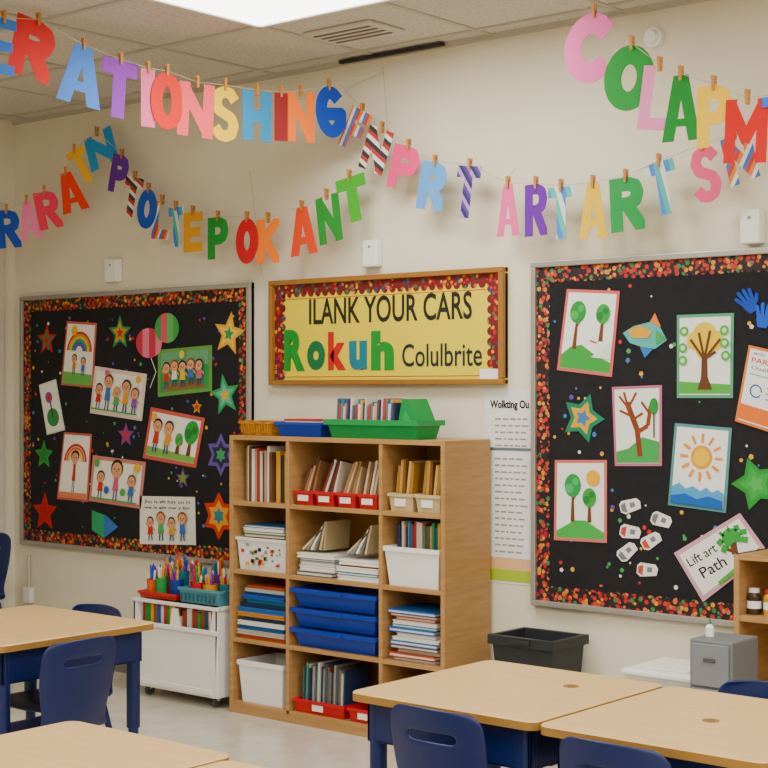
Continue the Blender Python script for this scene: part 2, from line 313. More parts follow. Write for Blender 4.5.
star('paper_star',583,418,26,'#1f7a5a','#d9a53a','#4f7aa8',rot=70,inner=.55); star('paper_star',756,484,30,'#2f8a3c','#3f9a4c','#58a85a',rot=110,inner=.55)
b=B('paper_kite'); c=[P(*p,BY) for p in ((92,510),(107,516),(118,527),(104,538),(92,530))]; b.ext(c,(0,-.001,0),M('#3f9a6a',.8)); b.add([P(*p,BY-.0015) for p in ((104,514),(118,527),(104,538))],[(0,1,2)],M('#4a78b8')); b.done()
# balloons
b=B('paper_balloons')
for (x,y,rx,ry,cs,k) in ((149,343,13,15,['#c8485e','#e08a9a','#c8485e','#e08a9a'],0),(167,328,12,15,['#4a9a58','#d8687a','#6ab06a','#4a9a58'],1)):
    yb=BY-.001*k*2; n=24
    pts=[P(x+rx*math.cos(2*math.pi*i/n),y+ry*math.sin(2*math.pi*i/n),yb) for i in range(n)]; b.ext(pts,(0,-.001,0),M(cs[0],.8))
    for j,cc in enumerate(cs):
        u0=-1+.5*j; u1=u0+.5; pp=[]
        for i in range(7):
            u=u0+(u1-u0)*i/6; pp.append((u,math.sqrt(max(0,1-u*u))))
        poly=[P(x+rx*u,y-ry*v,yb-.0015) for u,v in pp]+[P(x+rx*u,y+ry*v,yb-.0015) for u,v in reversed(pp)]
        b.add(poly,[list(range(len(poly)))],M(cc,.8))
b.tube([P(151,358,BY-.002),P(156,372,BY-.002),P(150,388,BY-.002)],.0015,PAPER,5); b.done()
# right board
A=Art('two_trees_drawing',[(567,289),(620,291),(612,377),(557,370)],'#d0706e','#dfe3da')
A.poly([(.05,.04),(.95,.04),(.95,.16),(.7,.22),(.4,.34),(.2,.3),(.05,.2)],'#3f9a48'); A.tree(.27,.28,.62,.15,'#2f8a44','#4aa858'); A.tree(.74,.4,.45,.13,'#3f9a4a','#2f7a3c'); A.poly([(.6,.2),(.95,.2),(.95,.42)],'#d8d8cc'); A.line([(.55,.4),(.68,.38)],.02,'#c23b3b'); A.end()
b=B('paper_airplane_cutout')
for pts,c,k in (([(623,333),(634,326),(650,322),(660,327),(667,340),(655,349),(642,347),(630,343)],'#5aa8a0',0),([(650,322),(655,313),(661,327)],'#e08a3a',1),([(628,330),(640,325),(652,331),(648,338),(632,338)],'#d9a53a',2),([(640,347),(645,358),(653,349)],'#3f7ab0',1),([(656,330),(666,338),(656,345)],'#4a9a58',2)):
    b.ext([P(*p,BY-.0012*k) for p in pts],(0,-.001,0),M(c,.8))
b.done()
A=Art('autumn_tree_drawing',[(677,315),(734,313),(733,398),(677,398)],'#5a9a7a','#dde0d4')
A.poly([(.05,.05),(.95,.05),(.95,.16),(.05,.2)],'#5aa54a')
for x,y,r in ((.5,.74,.22),(.33,.68,.15),(.68,.68,.16),(.5,.58,.16)): A.circ(x,y,r,'#e0c23a')
A.poly([(.38,.1),(.64,.1),(.56,.25),(.55,.5),(.45,.5),(.44,.25)],'#5e3d24')
for e in ((.25,.7),(.4,.78),(.6,.8),(.78,.7),(.7,.55)): A.line([(.5,.46),e],.045,'#5e3d24')
for e in ((.14,.8),(.85,.8),(.12,.6),(.12,.45),(.88,.5),(.86,.65)): A.circ(*e,.08,'#58a850'); A.circ(*e,.04,'#cfe0b0')
A.end()
# blue paper hands
b=B('paper_handprints')
def hand(cx,cy,k,rot,c,n0):
    def pt(x,y):
        a=math.radians(rot); X=x*math.cos(a)-y*math.sin(a); Y=x*math.sin(a)+y*math.cos(a); return P(cx+X*k,cy-Y*k,n0)
    b.ext([pt(*p) for p in ((-4.5,-9),(-6.5,-3),(-6.8,3),(6.3,3),(6.3,-2),(3.5,-9))],(0,-.001,0),M(c,.8))
    for j,(fx,l,a) in enumerate(((-5.2,7.5,-20),(-1.9,10.5,-6),(1.6,10.2,5),(4.9,8,17))):
        t=math.radians(a); dx,dy=math.sin(t),math.cos(t); nx,ny=dy*1.65,-dx*1.65; x0,y0=fx,1
        x1,y1=fx+dx*l,2+dy*l
        b.ext([pt(x0-nx,y0-ny)+Vector((0,-.0003*(j+1),0)) ,pt(x1-nx,y1-ny)+Vector((0,-.0003*(j+1),0)),pt(x1-nx*.6+dx*1.5,y1-ny*.6+dy*1.5)+Vector((0,-.0003*(j+1),0)),pt(x1+nx*.6+dx*1.5,y1+ny*.6+dy*1.5)+Vector((0,-.0003*(j+1),0)),pt(x1+nx,y1+ny)+Vector((0,-.0003*(j+1),0)),pt(x0+nx,y0+ny)+Vector((0,-.0003*(j+1),0))],(0,-.001,0),M(c,.8))
    b.ext([pt(*p)+Vector((0,-.0016,0)) for p in ((4.5,-5),(9,-2.5),(12,2),(11.5,4),(9.5,3.5),(5.5,-.5))],(0,-.001,0),M(c,.8))
hand(749,303,1.1,35,'#2552a8',BY); hand(764,318,1.1,-10,'#2f66c4',BY-.003); b.done()
A=Art('orange_flyer',[(749,345),(797,356),(788,438),(735,421)],'#d98a4a','#dfe0de',n=BY-.003)
A.poly([(.05,.05),(.95,.05),(.95,.25),(.05,.25)],'#e0813a')
txa(A,'teds',.25,.92,.25,.045,'#4a4a48'); txa(A,'PARAD',.42,.83,.62,.07,'#c0503a',0,.01); txa(A,'Oualling',.4,.73,.55,.06,'#3a3a38')
A.line([(.12,.65),(.6,.65)],.015,'#3a9aa0'); A.arc(.3,.45,.11,.025,'#2a4a90',0,330)
for i in range(3): A.line([(.5,.52-i*.07),(.88,.52-i*.07)],.018,'#6a7a98')
A.end()
A=Art('branching_tree_drawing',[(612,387),(662,385),(662,466),(615,466)],'#b9748c','#dfe0d6')
A.poly([(.05,.04),(.95,.04),(.95,.3),(.6,.36),(.3,.22),(.05,.18)],'#4a9a55'); A.line([(.55,.12),(.5,.45),(.3,.8)],.11,'#7a4422'); A.line([(.5,.42),(.72,.5),(.78,.75)],.08,'#8a4c26')
for e in (((.4,.62),(.15,.7)),((.36,.7),(.15,.88)),((.34,.74),(.5,.92)),((.76,.65),(.6,.8)),((.42,.58),(.62,.66)),((.3,.8),(.25,.93))): A.line(list(e),.045,'#8a4c26')
A.circ(.85,.74,.09,'#2f8a44',.15); A.line([(.85,.35),(.85,.66)],.03,'#5e3d24'); A.end()
A=Art('sun_and_sea_drawing',[(675,423),(732,428),(726,513),(668,505)],'#5a8a8a','#e0e2dc')
A.circ(.52,.62,.19,'#e0a020'); A.circ(.52,.62,.14,'#edc030')
for i in range(12):
    t=2*math.pi*i/12; A.line([(.52+.23*math.cos(t),.62+.23*A.as_*math.sin(t)),(.52+.37*math.cos(t),.62+.37*A.as_*math.sin(t))],.045,'#e09a20')
A.poly([(.05,.04),(.95,.04),(.95,.22),(.85,.26),(.75,.22),(.65,.27),(.55,.22),(.42,.27),(.3,.23),(.18,.29),(.05,.24)],'#5aa0cc'); A.poly([(.05,.04),(.95,.04),(.95,.13),(.7,.17),(.5,.12),(.3,.17),(.05,.13)],'#2f68b0'); A.end()
A=Art('tree_and_sun_drawing',[(555,460),(607,460),(607,543),(554,540)],'#cf7a70','#dfe2d8')
A.poly([(.05,.04),(.95,.04),(.95,.12),(.6,.26),(.4,.26),(.05,.12)],'#4aa552'); A.tree(.36,.24,.62,.16,'#2f8f50','#4ab068'); A.tree(.68,.24,.42,.13,'#3f9a4a','#2f7a3c'); A.circ(.75,.78,.13,'#e6b52c'); A.end()
for i,(x,y,r) in enumerate([(630,506,-15),(630,532,10),(661,520,20),(651,541,-30),(627,552,-40),(647,570,5)]):
    b=B('paper_cup_cutout')
    def q(u,v,k=0):
        a=math.radians(r); return P(x+u*math.cos(a)-v*math.sin(a),y+u*math.sin(a)+v*math.cos(a),BY-.001*k)
    b.ext([q(-10,-4),(q(-7,-7)),q(8,-6),q(11,-2),q(10,5),q(-6,7),q(-10,4)],(0,-.001,0),M('#dcdad4',.8))
    b.add([q(-9,-3,1.5),q(-4,-5,1.5),q(-4,6,1.5),q(-9,3,1.5)],[(0,1,2,3)],M(['#6a6a70','#c2544a'][i%2])); b.add([q(0,-3,1.5),q(5,-3,1.5),q(5,2,1.5),q(0,2,1.5)],[(0,1,2,3)],M('#6a7078')); b.done()
A=Art('palm_tree_drawing',[(674,553),(740,513),(768,552),(703,602)],'#c9a0a8','#dfddd6')
txa(A,'Lift art',.3,.7,.42,.17,'#1c1b18',0,.01); txa(A,'Path',.34,.4,.36,.2,'#1c1b18',0,.01)
A.line([(.70,.08),(.66,.35),(.74,.62)],.08,'#6b4426'); A.line([(.67,.4),(.58,.6)],.04,'#6b4426')
for a in (0,40,80,120,160,200,-40): t=math.radians(a); A.line([(.74,.62),(.74+.12*math.cos(t),.66+.12*A.as_*math.sin(t)),(.74+.2*math.cos(t),.6+.15*A.as_*math.sin(t))],.07,'#3f9a48')
A.poly([(.3,.05),(.95,.05),(.95,.18),(.3,.12)],'#5aa54a'); A.end()
# ---------------------------------------------------------------- letter banners
def ell(a0,a1,n=16,cx=.5,cy=.5,rx=.5,ry=.5): return [(cx+rx*math.cos(math.radians(a0+(a1-a0)*i/n)),cy+ry*math.sin(math.radians(a0+(a1-a0)*i/n))) for i in range(n+1)]
G={'A':[[(0,0),(.5,1)],[(.5,1),(1,0)],[(.2,.22),(.8,.22)]],
'R':[[(0,0),(0,1)],[(0,1),(.6,1),(.9,.93),(1,.76),(.9,.58),(.6,.5),(0,.5)],[(.5,.5),(1,0)]],
'P':[[(0,0),(0,1)],[(0,1),(.6,1),(.9,.93),(1,.74),(.9,.53),(.6,.45),(0,.45)]],
'T':[[(0,1),(1,1)],[(.5,1),(.5,0)]],'I':[[(.5,0),(.5,1)]],'O':[ell(0,360)],
'N':[[(0,0),(0,1)],[(0,1),(1,0)],[(1,0),(1,1)]],'S':[[(1,.85),(.8,.97),(.5,1),(.15,.93),(0,.75),(.15,.58),(.5,.5),(.85,.42),(1,.25),(.85,.06),(.5,0),(.2,.03),(0,.15)]],
'H':[[(0,0),(0,1)],[(1,0),(1,1)],[(0,.5),(1,.5)]],'G':[ell(45,330,14),[(.95,.25),(1,.45),(.55,.45)]],'C':[ell(45,315,14)],
'L':[[(0,1),(0,0)],[(0,0),(1,0)]],'E':[[(0,0),(0,1)],[(1,1),(0,1)],[(0,0),(1,0)],[(0,.5),(.85,.5)]],'F':[[(0,0),(0,1)],[(1,1),(0,1)],[(0,.5),(.8,.5)]],
'K':[[(0,0),(0,1)],[(1,1),(0,.45)],[(.25,.58),(1,0)]],'M':[[(0,0),(0,1)],[(0,1),(.5,.35)],[(.5,.35),(1,1)],[(1,0),(1,1)]]}
PINS=M('#b8854a',.6)
SM={'s1':stripe_mat('paper_stripe_navy',['#b890c8','#2c2c5c','#5a3f86'],7,.6),'s2':stripe_mat('paper_stripe_multi',['#e08a3a','#d8d4c8','#3f78b8','#c8443c'],5,-.5),
's3':stripe_mat('paper_stripe_mono',['#2a2a30','#dcd8cc','#b0443c'],6,.9),'s4':stripe_mat('paper_stripe_teal',['#4fb0a8','#c8d4cc','#4f88d0'],5,.3)}
def clip(poly,hw,hh):
    for ax,sg,lim in ((0,1,hw),(0,-1,hw),(1,1,hh),(1,-1,hh)):
        out=[]
        for i in range(len(poly)):
            a,c=poly[i],poly[(i+1)%len(poly)]; da,dc=lim-sg*a[ax],lim-sg*c[ax]
            if da>=0: out.append(a)
            if (da>=0)!=(dc>=0):
                t=da/(da-dc); out.append((a[0]+(c[0]-a[0])*t,a[1]+(c[1]-a[1])*t))
        poly=out
        if len(poly)<3: return []
    return poly
def banner(name,letters,nfun,ends):
    b=B(name); tops=[]
    for (x,y,w,h,ch,col,roll) in letters:
        n=nfun(x); mat=SM[col] if col in SM else M(col,.75)
        a=P(x-w/2,y,nfun(x-w/2)); d=P(x+w/2,y,nfun(x+w/2)); c=P(x,y,n); W=(d-a).length; xv=(d-a); xv.z=0; xv.normalize()
        nv=Vector((-xv.y,xv.x,0)); nv=nv if nv.y<0 else -nv
        t_=(P(x,y-50,n)-P(x,y+50,n)).z/100; H=h*t_
        ra=math.radians(roll); X2=xv*math.cos(ra)+Vector((0,0,1))*math.sin(ra); Z2=Vector((0,0,1))*math.cos(ra)-xv*math.sin(ra)
        T=min(H*.29,W*(.36 if ch!='I' else .95))
        if ch in 'MNA': T=min(T,W*.31)
        if ch=='M': T=min(T,W*.26)
        yaw=random.uniform(-.15,.15); k=0
        def mp(u,v,dz): return c+X2*u+Z2*v+nv*(dz+math.sin(yaw)*u)
        TA=T
        if ch=='A':
            # solid outline with straight-cut apex and feet, counter left open
            hw,hh=W/2,H/2; ap=T*.62
            def inner_x(v):  # inner edge of right leg at height v
                f=(v+hh)/(2*hh); return (hw-T)*(1-f)+(ap-T*.98)*f
            zc=-hh+H*.22; zt=zc+T*.62
            zi=-hh+2*hh*(hw-T)/((hw-T)-(ap-T*.98)) if (hw-T)-(ap-T*.98)>0 else hh
            zi=min(zi,hh-T*.7)
            L_=[[(-hw,-hh),(-hw+T,-hh),(-inner_x(zc),zc),(-inner_x(zt),zt),(0,zi),(0,hh),(-ap,hh)]]
            R_=[[(-u,v) for u,v in L_[0]]]
            for j,q in enumerate(L_+R_+[[(-inner_x(zc)-.002,zc),(inner_x(zc)+.002,zc),(inner_x(zt)+.002,zt),(-inner_x(zt)-.002,zt)]]):
                b.ext([mp(u,v,.0008+.00004*j) for u,v in q],nv*-.0016,mat)
        for st in ([] if ch=='A' else G[ch]):
            pts=[((u-.5)*(W-T),(v-.5)*(H-T)) for u,v in st]
            n_=len(pts); closed=(Vector(pts[0])-Vector(pts[-1])).length<1e-5
            for i in range(n_-1):
                (x0,z0),(x1,z1)=pts[i],pts[i+1]; dx,dz=x1-x0,z1-z0; l=math.hypot(dx,dz)
                if l<1e-6: continue
                diag=abs(dx)>.12*l and abs(dz)>.12*l and n_==2
                E=T*(.9 if diag else .5)
                ex0=E if (i==0 and not closed) else 0; ex1=E if (i==n_-2 and not closed) else 0
                if ch in 'RPK' and i==0 and (st[0][1] in (.5,.58) or st[0]==(0,1) and n_>2): ex0=0
                if ch=='K' and st==[(1,1),(0,.45)]: ex1=0
                if ch in 'SCG' and n_>3: ex0*=.4; ex1*=.4
                if ch=='M' and st[0]==(0,1): ex1=T*.3
                if ch=='M' and st[0]==(.5,.35): ex0=T*.3
                ux,uz=dx/l,dz/l; x0-=ux*ex0; z0-=uz*ex0; x1+=ux*ex1; z1+=uz*ex1; px_,pz=-uz*T/2,ux*T/2
                q=clip([(x0+px_,z0+pz),(x1+px_,z1+pz),(x1-px_,z1-pz),(x0-px_,z0-pz)],W/2,H/2)
                if not q: continue
                k+=1; e=.00004*k
                b.ext([mp(u,v,.0008+e) for u,v in q],nv*-.0016,mat)
            for i in range(0 if closed else 1,n_-1):
                k+=1; e=.00004*k
                b.ext([mp(pts[i][0]+T/2*math.cos(j*math.pi/6),pts[i][1]+T/2*math.sin(j*math.pi/6),.0008+e) for j in range(12)],nv*-.0016,mat)
        top=c+Z2*(H/2); tops.append(top)
        for sgn in (1,-1):
            o=nv*(.004*sgn); up=Vector((0,0,1))
            p=[top+o-xv*.005-up*.018,top+o+xv*.005-up*.018,top+o+xv*.0065+up*.03+nv*.003*sgn,top+o-xv*.0065+up*.03+nv*.003*sgn]
            b.ext(p,nv*.003*sgn,PINS)
        b.cyl(top-xv*.007+Vector((0,0,.006)),top+xv*.007+Vector((0,0,.006)),.003,.003,ALU,6)
    path=[ends[0]]+[t+Vector((0,0,.004)) for t in tops]+[ends[1]]
    b.tube(path,.0014,M('#b8ae94'),5); return b.done()
n1=lambda x:3.4+1.5*max(0,min(350,x))/350 if x>0 else 3.4+x*.0043
banner('letter_banner',[(2,46,24,56,'E','#4a7fc8',-4),(33,49,40,60,'R','#cf3a3a',-12),(81,75,46,60,'A','#5a8cd4',-6),(119,89,38,58,'T','#8e48ae',-4),(148,98,17,58,'I','#e47aa0',0),(167,101,34,58,'O','#d9402c',0),(196,110,34,54,'N','#e8686f',-3),(225,114,28,56,'S','#e6be10',0),(257,116,30,50,'H','#2b8cb8',0),(281,117,13,48,'I','#8a2a2c',0),(301,117,26,50,'N','#ee7f1a',0),(331,112,32,52,'G','#2354b0',5)],
 n1,(P(-40,6,n1(-40)-.1),P(384,68,4.99)))
n2=lambda x:4.9
banner('letter_banner',[(355,130,24,42,'F','s2',-28),(376,150,26,44,'N','s3',-22),(404,168,30,44,'P','#e8588c',-16),(432,186,28,48,'R','#6ca4dc',-10),(467,192,26,52,'T','s1',-8),(508,210,24,52,'A','#e870a4',0),(536,210,24,52,'R','#6a3096',0),(561,213,24,52,'T','s4',0),(593,211,30,56,'A','#e6b808',0),(627,204,34,54,'R','#1f924e',3),(663,188,30,54,'T','s4',10),(706,174,28,58,'S','#e86a90',8),(740,158,32,50,'N','s2',14)],
 n2,(P(340,84,4.99),P(800,70,4.9)))
n3=lambda x:4.45
banner('letter_banner',[(591,48,54,70,'C','#e078ac',-6),(629,78,48,66,'O','#1f8a3c',-6),(656,98,30,64,'L','#e494bc',-8),(681,108,36,66,'A','#178036',0),(714,116,34,62,'P','#ecc010',0),(746,131,40,64,'M','#c8201c',-3),(775,126,26,60,'T','#4a7fd8',0)],
 n3,(P(556,2,4.6),P(815,70,4.45)))
n4=lambda x:4.6+.3*max(-.2,min(1,x/90))
banner('letter_banner',[(8,229,24,38,'R','#2a52a8',5),(29,220,22,38,'A','#e888b0',8),(48,210,24,38,'R','#e04a6a',12),(71,192,28,40,'A','#dd4a24',16),(82,166,20,36,'T','#e6ae10',26),(101,149,24,36,'N','#4a98cc',20),(119,174,20,38,'P','#6a3596',-14),(132,197,18,40,'T','s3',-14),(147,209,20,40,'O','#2f60b8',-8),(161,220,18,38,'L','s2',-6),(176,227,17,40,'T','s4',0),(193,232,18,40,'E','#d9a020',0),(218,238,20,42,'P','#2a8a3c',0),(247,241,26,46,'O','#cf2f3a',0),(268,241,20,44,'K','#ee7f1a',0),(303,231,28,48,'A','#e0501c',4),(329,219,24,48,'N','#2f8a3c',8),(353,199,26,46,'T','#48a02a',12)],
 n4,(P(-30,232,4.55),P(388,140,4.99)))
b=B('hanging_string'); SG=M('#a89f88')
for q in (((383,66),(388,140)),((384,72),(346,88)),((250,170),(262,276)),((505,182),(515,168))): b.tube([P(*q[0],4.995),P(*q[1],4.995)],.0011,SG,5)
b.done()
# ---------------------------------------------------------------- bookshelf
SX0,SX1,SY,SYB=-4.82,-3.64,4.70,5.0; D1,D2=-4.476,-3.965; ZL=[.05,.325,.62,.915]; TOP=1.2
b=B('bookshelf'); e=.0018
b.box(SX0,SX0+.02,SY,SYB,0,TOP,WOOD,e); b.box(SX1-.02,SX1,SY,SYB,0,TOP,WOOD,e); b.box(SX0+.02,SX1-.02,SY,SYB,TOP-.02,TOP,WOOD,e)
for d in (D1,D2): b.box(d-.009,d+.009,SY+.002,SYB-.008,.05,TOP-.02,WOOD,e)
for z in ZL:
    for a0,a1 in ((SX0+.02,D1-.009),(D1+.009,D2-.009),(D2+.009,SX1-.02)): b.box(a0,a1,SY+.003,SYB-.008,z-.018,z,WOOD,e)
b.box(SX0+.02,SX1-.02,SY+.004,SY+.02,0,.034,WOOD); b.box(SX0+.02,SX1-.02,SYB-.008,SYB,0,TOP-.02,M('#94703f',.6)); b.done()
ZL=[z+.0008 for z in ZL]
CL,CM,CR=(-4.798,-4.487),(-4.465,-3.976),(-3.954,-3.662)
PAL=['#b03a34','#2f5f98','#d8b040','#3f8a58','#d9d3c4','#7a4a88','#e08a3a','#2a3a5a','#c9c2b2','#4fa0a8','#8a5a3a']
def book(b,w,d,h,col):   # local: x 0..w, y 0..d, z 0..h ; spine at y=0
    m=M(col,.6); b.box(0,w,0,.002,0,h,m); b.box(0,.0018,.002,d,0,h,m); b.box(w-.0018,w,.002,d,0,h,m); b.box(.0018,w-.0018,.002,d-.003,.003,h-.003,PAPER)
def book_row(name,x0,x1,y,z,hr,d,pal=PAL,wr=(.008,.022),lean=0,cyc=False):
    b=B(name); x=x0; i=0
    while x<x1-.01:
        w=min(random.uniform(*wr),x1-x); h=random.uniform(*hr)
        if lean and x+w+h*math.sin(abs(lean))>x1: break
        b.T=Matrix.Translation((x,y+random.uniform(0,.012),z+(w*math.sin(abs(lean)) if lean else 0)))@Matrix.Rotation(lean,4,'Y')
        book(b,w-.001,d,h,pal[i%len(pal)] if cyc else random.choice(pal)); x+=w/(math.cos(lean) if lean else 1); i+=1
    b.T=Matrix.Identity(4); return b.done()
def stack(name,x0,x1,y0,y1,z,items,jit=.012):
    b=B(name)
    for t,c in items:
        j=random.uniform(0,jit); k=random.uniform(0,jit); m=M(c,.6)
        b.box(x0+j,x1-k,y0+j,y1,z,z+t*.22,m); b.box(x0+j+.003,x1-k-.003,y0+j+.003,y1,z+t*.22,z+t*.7,PAPER if (t>.008 and name!='folder_stack') else m); b.box(x0+j,x1-k,y0+j,y1,z+t*.7,z+t,m); z+=t
    return b.done()
# row 1
z=ZL[3]
book_row('book_row',CL[0]+.03,CL[0]+.2,SY+.04,z,(.2,.24),.18,['#8a7a5c','#c9c2b2','#5a3a2c','#d9d3c4','#a8987a','#a03a30','#c9c2b2','#3a4a50','#b8907a','#d9d3c4','#6a4a34'],(.01,.018),0,True)
book_row('book_row',CL[0]+.205,CL[1]-.01,SY+.05,z,(.2,.23),.18,['#e0a83a','#2a2a30','#d9b040','#e6c860'],(.02,.035),0,True)
RED=M('#bf2028',.4)
w=(CM[1]-CM[0]-.02)/4
for i in range(4):
    x0=CM[0]+.01+i*w; b=B('red_book_basket'); b.bin(x0,x0+w-.004,SY+.015,SY+.23,z,z+.06,RED,taper=.006)
    b.box(x0+.025,x0+w-.035,SY+.0185,SY+.0205,z+.018,z+.042,PAPER); b.done()
    b=B('leaning_books'); xx=x0+.016
    pal=[['#5a3626','#8f6a48','#b29878'],['#6a3a2a','#c8bda8','#4a3028'],['#98784f','#b9a484','#7a5a3a'],['#b9a78a','#7a5a3c','#c8bda8']][i]
    for j in range(5):
        b.T=Matrix.Translation((xx+j*.014,SY+.03+j*.004,z+.02))@Matrix.Rotation((.26-.04*j) if i<3 else .06,4,'Y')@Matrix.Rotation(-.2,4,'X')
        book(b,.011,.14,.14+.05*random.random(),pal[j%3])
    b.T=Matrix.Identity(4); b.done()
for i in range(2):
    w=(CR[1]-CR[0]-.02)/2; x0=CR[0]+.01+i*w; b=B('beige_book_bin'); b.bin(x0,x0+w-.004,SY+.02,SY+.24,z,z+.07,M('#c9b68e',.5),taper=.006); b.box(x0+.035,x0+w-.045,SY+.0235,SY+.0255,z+.02,z+.05,PAPER); b.done()
    b=B('leaning_books')
    for j in range(5):
        b.T=Matrix.Translation((x0+.018+j*.018,SY+.045,z+.02))@Matrix.Rotation(.12-.03*(j%3),4,'Y'); book(b,.013,.14,.16+.03*random.random(),['#a07a3a','#b99458','#7a5424','#c8a872'][j%4])
    b.T=Matrix.Identity(4); b.done()
# row 2
z=ZL[2]
b=B('picture_storage_bin'); b.bin(CL[0]+.005,CL[1]-.005,SY+.01,SY+.25,z,z+.14,M('#d9d8d4',.45),taper=.01)
for i in range(34): 
    xx=CL[0]+.03+random.random()*.23; zz=z+.02+random.random()*.085; s_=random.uniform(.008,.02); b.box(xx,xx+s_,SY+.0165,SY+.0215,zz,zz+s_*.8,M(random.choice(['#c8443c','#d8b040','#4a78b8','#5aa55a','#8a8a88'])))
b.done()
stack('flat_books',CL[0]+.03,CL[1]-.03,SY+.03,SY+.22,z+.141,[(.015,'#8a6a4a'),(.012,'#3f8a7a'),(.014,'#d9d3c4'),(.012,'#3a6a9a')])
stack('paper_stack',CM[0]+.01,CM[0]+.23,SY+.02,SY+.25,z,[(.02,'#5a5a58'),(.022,'#dcd8cc'),(.02,'#a9a69c'),(.012,'#3c6a98'),(.02,'#dcd8cc')],.02)
stack('paper_stack',CM[0]+.25,CM[1]-.01,SY+.015,SY+.25,z,[(.02,'#dcd8cc'),(.015,'#2f7fa0'),(.02,'#dcd8cc'),(.008,'#905a3a'),(.02,'#e3dfd4')],.015)
for x0,n,c0 in ((CM[0]+.03,6,'#c8b8a0'),(CM[0]+.28,5,'#b8ae98')):
    b=B('open_paper_files')
    for j in range(n):
        b.T=Matrix.Translation((x0+j*.024,SY+.05,z+.11))@Matrix.Rotation(.9-.16*j,4,'Y')
        book(b,.009,.15,.12,[c0,'#8a8474','#e3dfd4','#6a6458','#c9b894','#a89878'][j])
    b.T=Matrix.Identity(4); b.done()
b=B('white_storage_bin'); b.bin(CR[0]+.004,CR[1]-.004,SY-.0,SY+.25,z,z+.155,WHITE,taper=.014,lip=.018); b.done()
book_row('book_row',CR[0]+.03,CR[1]-.03,SY+.06,z+.02,(.21,.235),.15,PAL,(.006,.014))
# row 3
z=ZL[1]
stack('folder_stack',CL[0]+.01,CL[1]-.01,SY+.01,SY+.25,z,[(.018,'#a8502a'),(.02,'#a9a292'),(.02,'#1f5a88'),(.018,'#d9d3c4'),(.02,'#1a3a68'),(.018,'#c08a2a'),(.02,'#2a6aa8'),(.018,'#1a2a4a')],.02)
stack('folder_stack',CL[0]+.03,CL[1]-.02,SY+.02,SY+.25,z+.153,[(.018,'#2a7a98'),(.016,'#2560a8'),(.014,'#1a3a68'),(.014,'#a9b2b0'),(.012,'#b8603a')],.02)
TB=M('#1f469c',.35)
for k in range(3):
    b=B('blue_storage_tray'); b.bin(CM[0]+.008,CM[1]-.008,SY-.004,SY+.27,z+k*.083,z+k*.083+.078,TB,taper=.018,rim=.014,lip=.018)
    b.box(CM[0]+.19,CM[1]-.19,SY-.010,SY-.004,z+k*.083+.058,z+k*.083+.074,TB,.003); b.done()
stack('flat_books',CR[0]+.02,CR[1]-.02,SY+.01,SY+.24,z,[(.014,'#a9a292'),(.018,'#a8502a'),(.016,'#d9d3c4'),(.014,'#6a4a34'),(.018,'#2a6aa8'),(.012,'#d9d3c4'),(.018,'#c0b8a4')],.03)
stack('flat_books',CR[0]+.01,CR[1]-.03,SY+.02,SY+.24,z+.111,[(.018,'#1f68b0'),(.012,'#2f7a88'),(.016,'#d9d3c4'),(.016,'#c86a2a'),(.012,'#a8502a'),(.016,'#2a6aa8')],.03)
# row 4
z=ZL[0]
b=B('white_storage_bin'); b.bin(CL[0]+.02,CL[1]-.02,SY+.005,SY+.25,z,z+.18,WHITE,taper=.012,lip=.02); b.done()
b=B('red_book_basket'); b.bin(CM[0]+.01,CM[0]+.3,SY+.01,SY+.24,z,z+.055,RED,taper=.006); b.box(CM[0]+.12,CM[0]+.18,SY+.0135,SY+.0155,z+.015,z+.04,PAPER); b.done()
book_row('book_row',CM[0]+.03,CM[0]+.28,SY+.04,z+.012,(.16,.2),.15,['#8a8a84','#3a5a6a','#8a5a3a','#4f8a78','#c9c2b2','#2a3a5a','#6a4a34'],(.006,.012),.04,True)
b=B('red_book_basket'); b.bin(CM[0]+.315,CM[1]-.01,SY+.01,SY+.24,z,z+.055,RED,taper=.006); b.box(CM[0]+.37,CM[0]+.42,SY+.0135,SY+.0155,z+.015,z+.04,PAPER); b.done()
b=B('red_book_basket'); b.bin(CR[0]+.01,CR[1]-.01,SY+.01,SY+.24,z,z+.055,RED,taper=.006); b.done()
book_row('book_row',CR[0]+.03,CR[1]-.03,SY+.04,z+.012,(.12,.17),.15,PAL,(.006,.014),.03)
# on top
z=TOP+.0008
b=B('yellow_wicker_basket'); b.bin(-4.785,-4.585,SY+.02,SY+.17,z,z+.062,noise_mat('wicker','#8a5f14','#d8a028',60,.7,stretch=(1,1,3),bump=.8),taper=.01)
for i in range(12): b.cyl((-4.775+.0155*i,SY+.032,z+.01),(-4.77+.0155*i,SY+.024,z+.05),.003,.003,M('#b8872a')); 
b.done()
b=B('blue_tray'); b.bin(-4.565,-4.29,SY+.01,SY+.16,z,z+.06,M('#1f4aa8',.35),taper=.012,rim=.01); b.done()
b=B('green_tray'); b.bin(-4.275,-3.775,SY+.005,SY+.18,z,z+.075,M('#10904c',.35),taper=.012,rim=.014,lip=.022); b.done()
stack('flat_books',-4.53,-4.34,SY+.04,SY+.14,z+.008,[(.02,'#d8b040'),(.02,'#d9d3c4'),(.025,'#c8443c')])
book_row('file_cards',-4.24,-3.91,SY+.035,z+.008,(.12,.155),.11,['#c9c2b2','#4a6a78','#c8443c','#3f8a98','#d9d3c4','#d8b040','#5a4a78','#2a3a5a'],(.006,.014),.05,True)
b=B('green_binder'); b.T=Matrix.Translation((-3.905,SY+.03,z+.03))
b.ext([(0,0,0),(.105,0,0),(.105,0,.04),(.06,0,.13),(.03,0,.13)],(0,.12,0),M('#128a48',.4)); b.ext([(.02,-.002,.02),(.09,-.002,.02),(.05,-.002,.09)],(0,-.002,0),M('#1fa05c',.4)); b.T=Matrix.Identity(4); b.done()
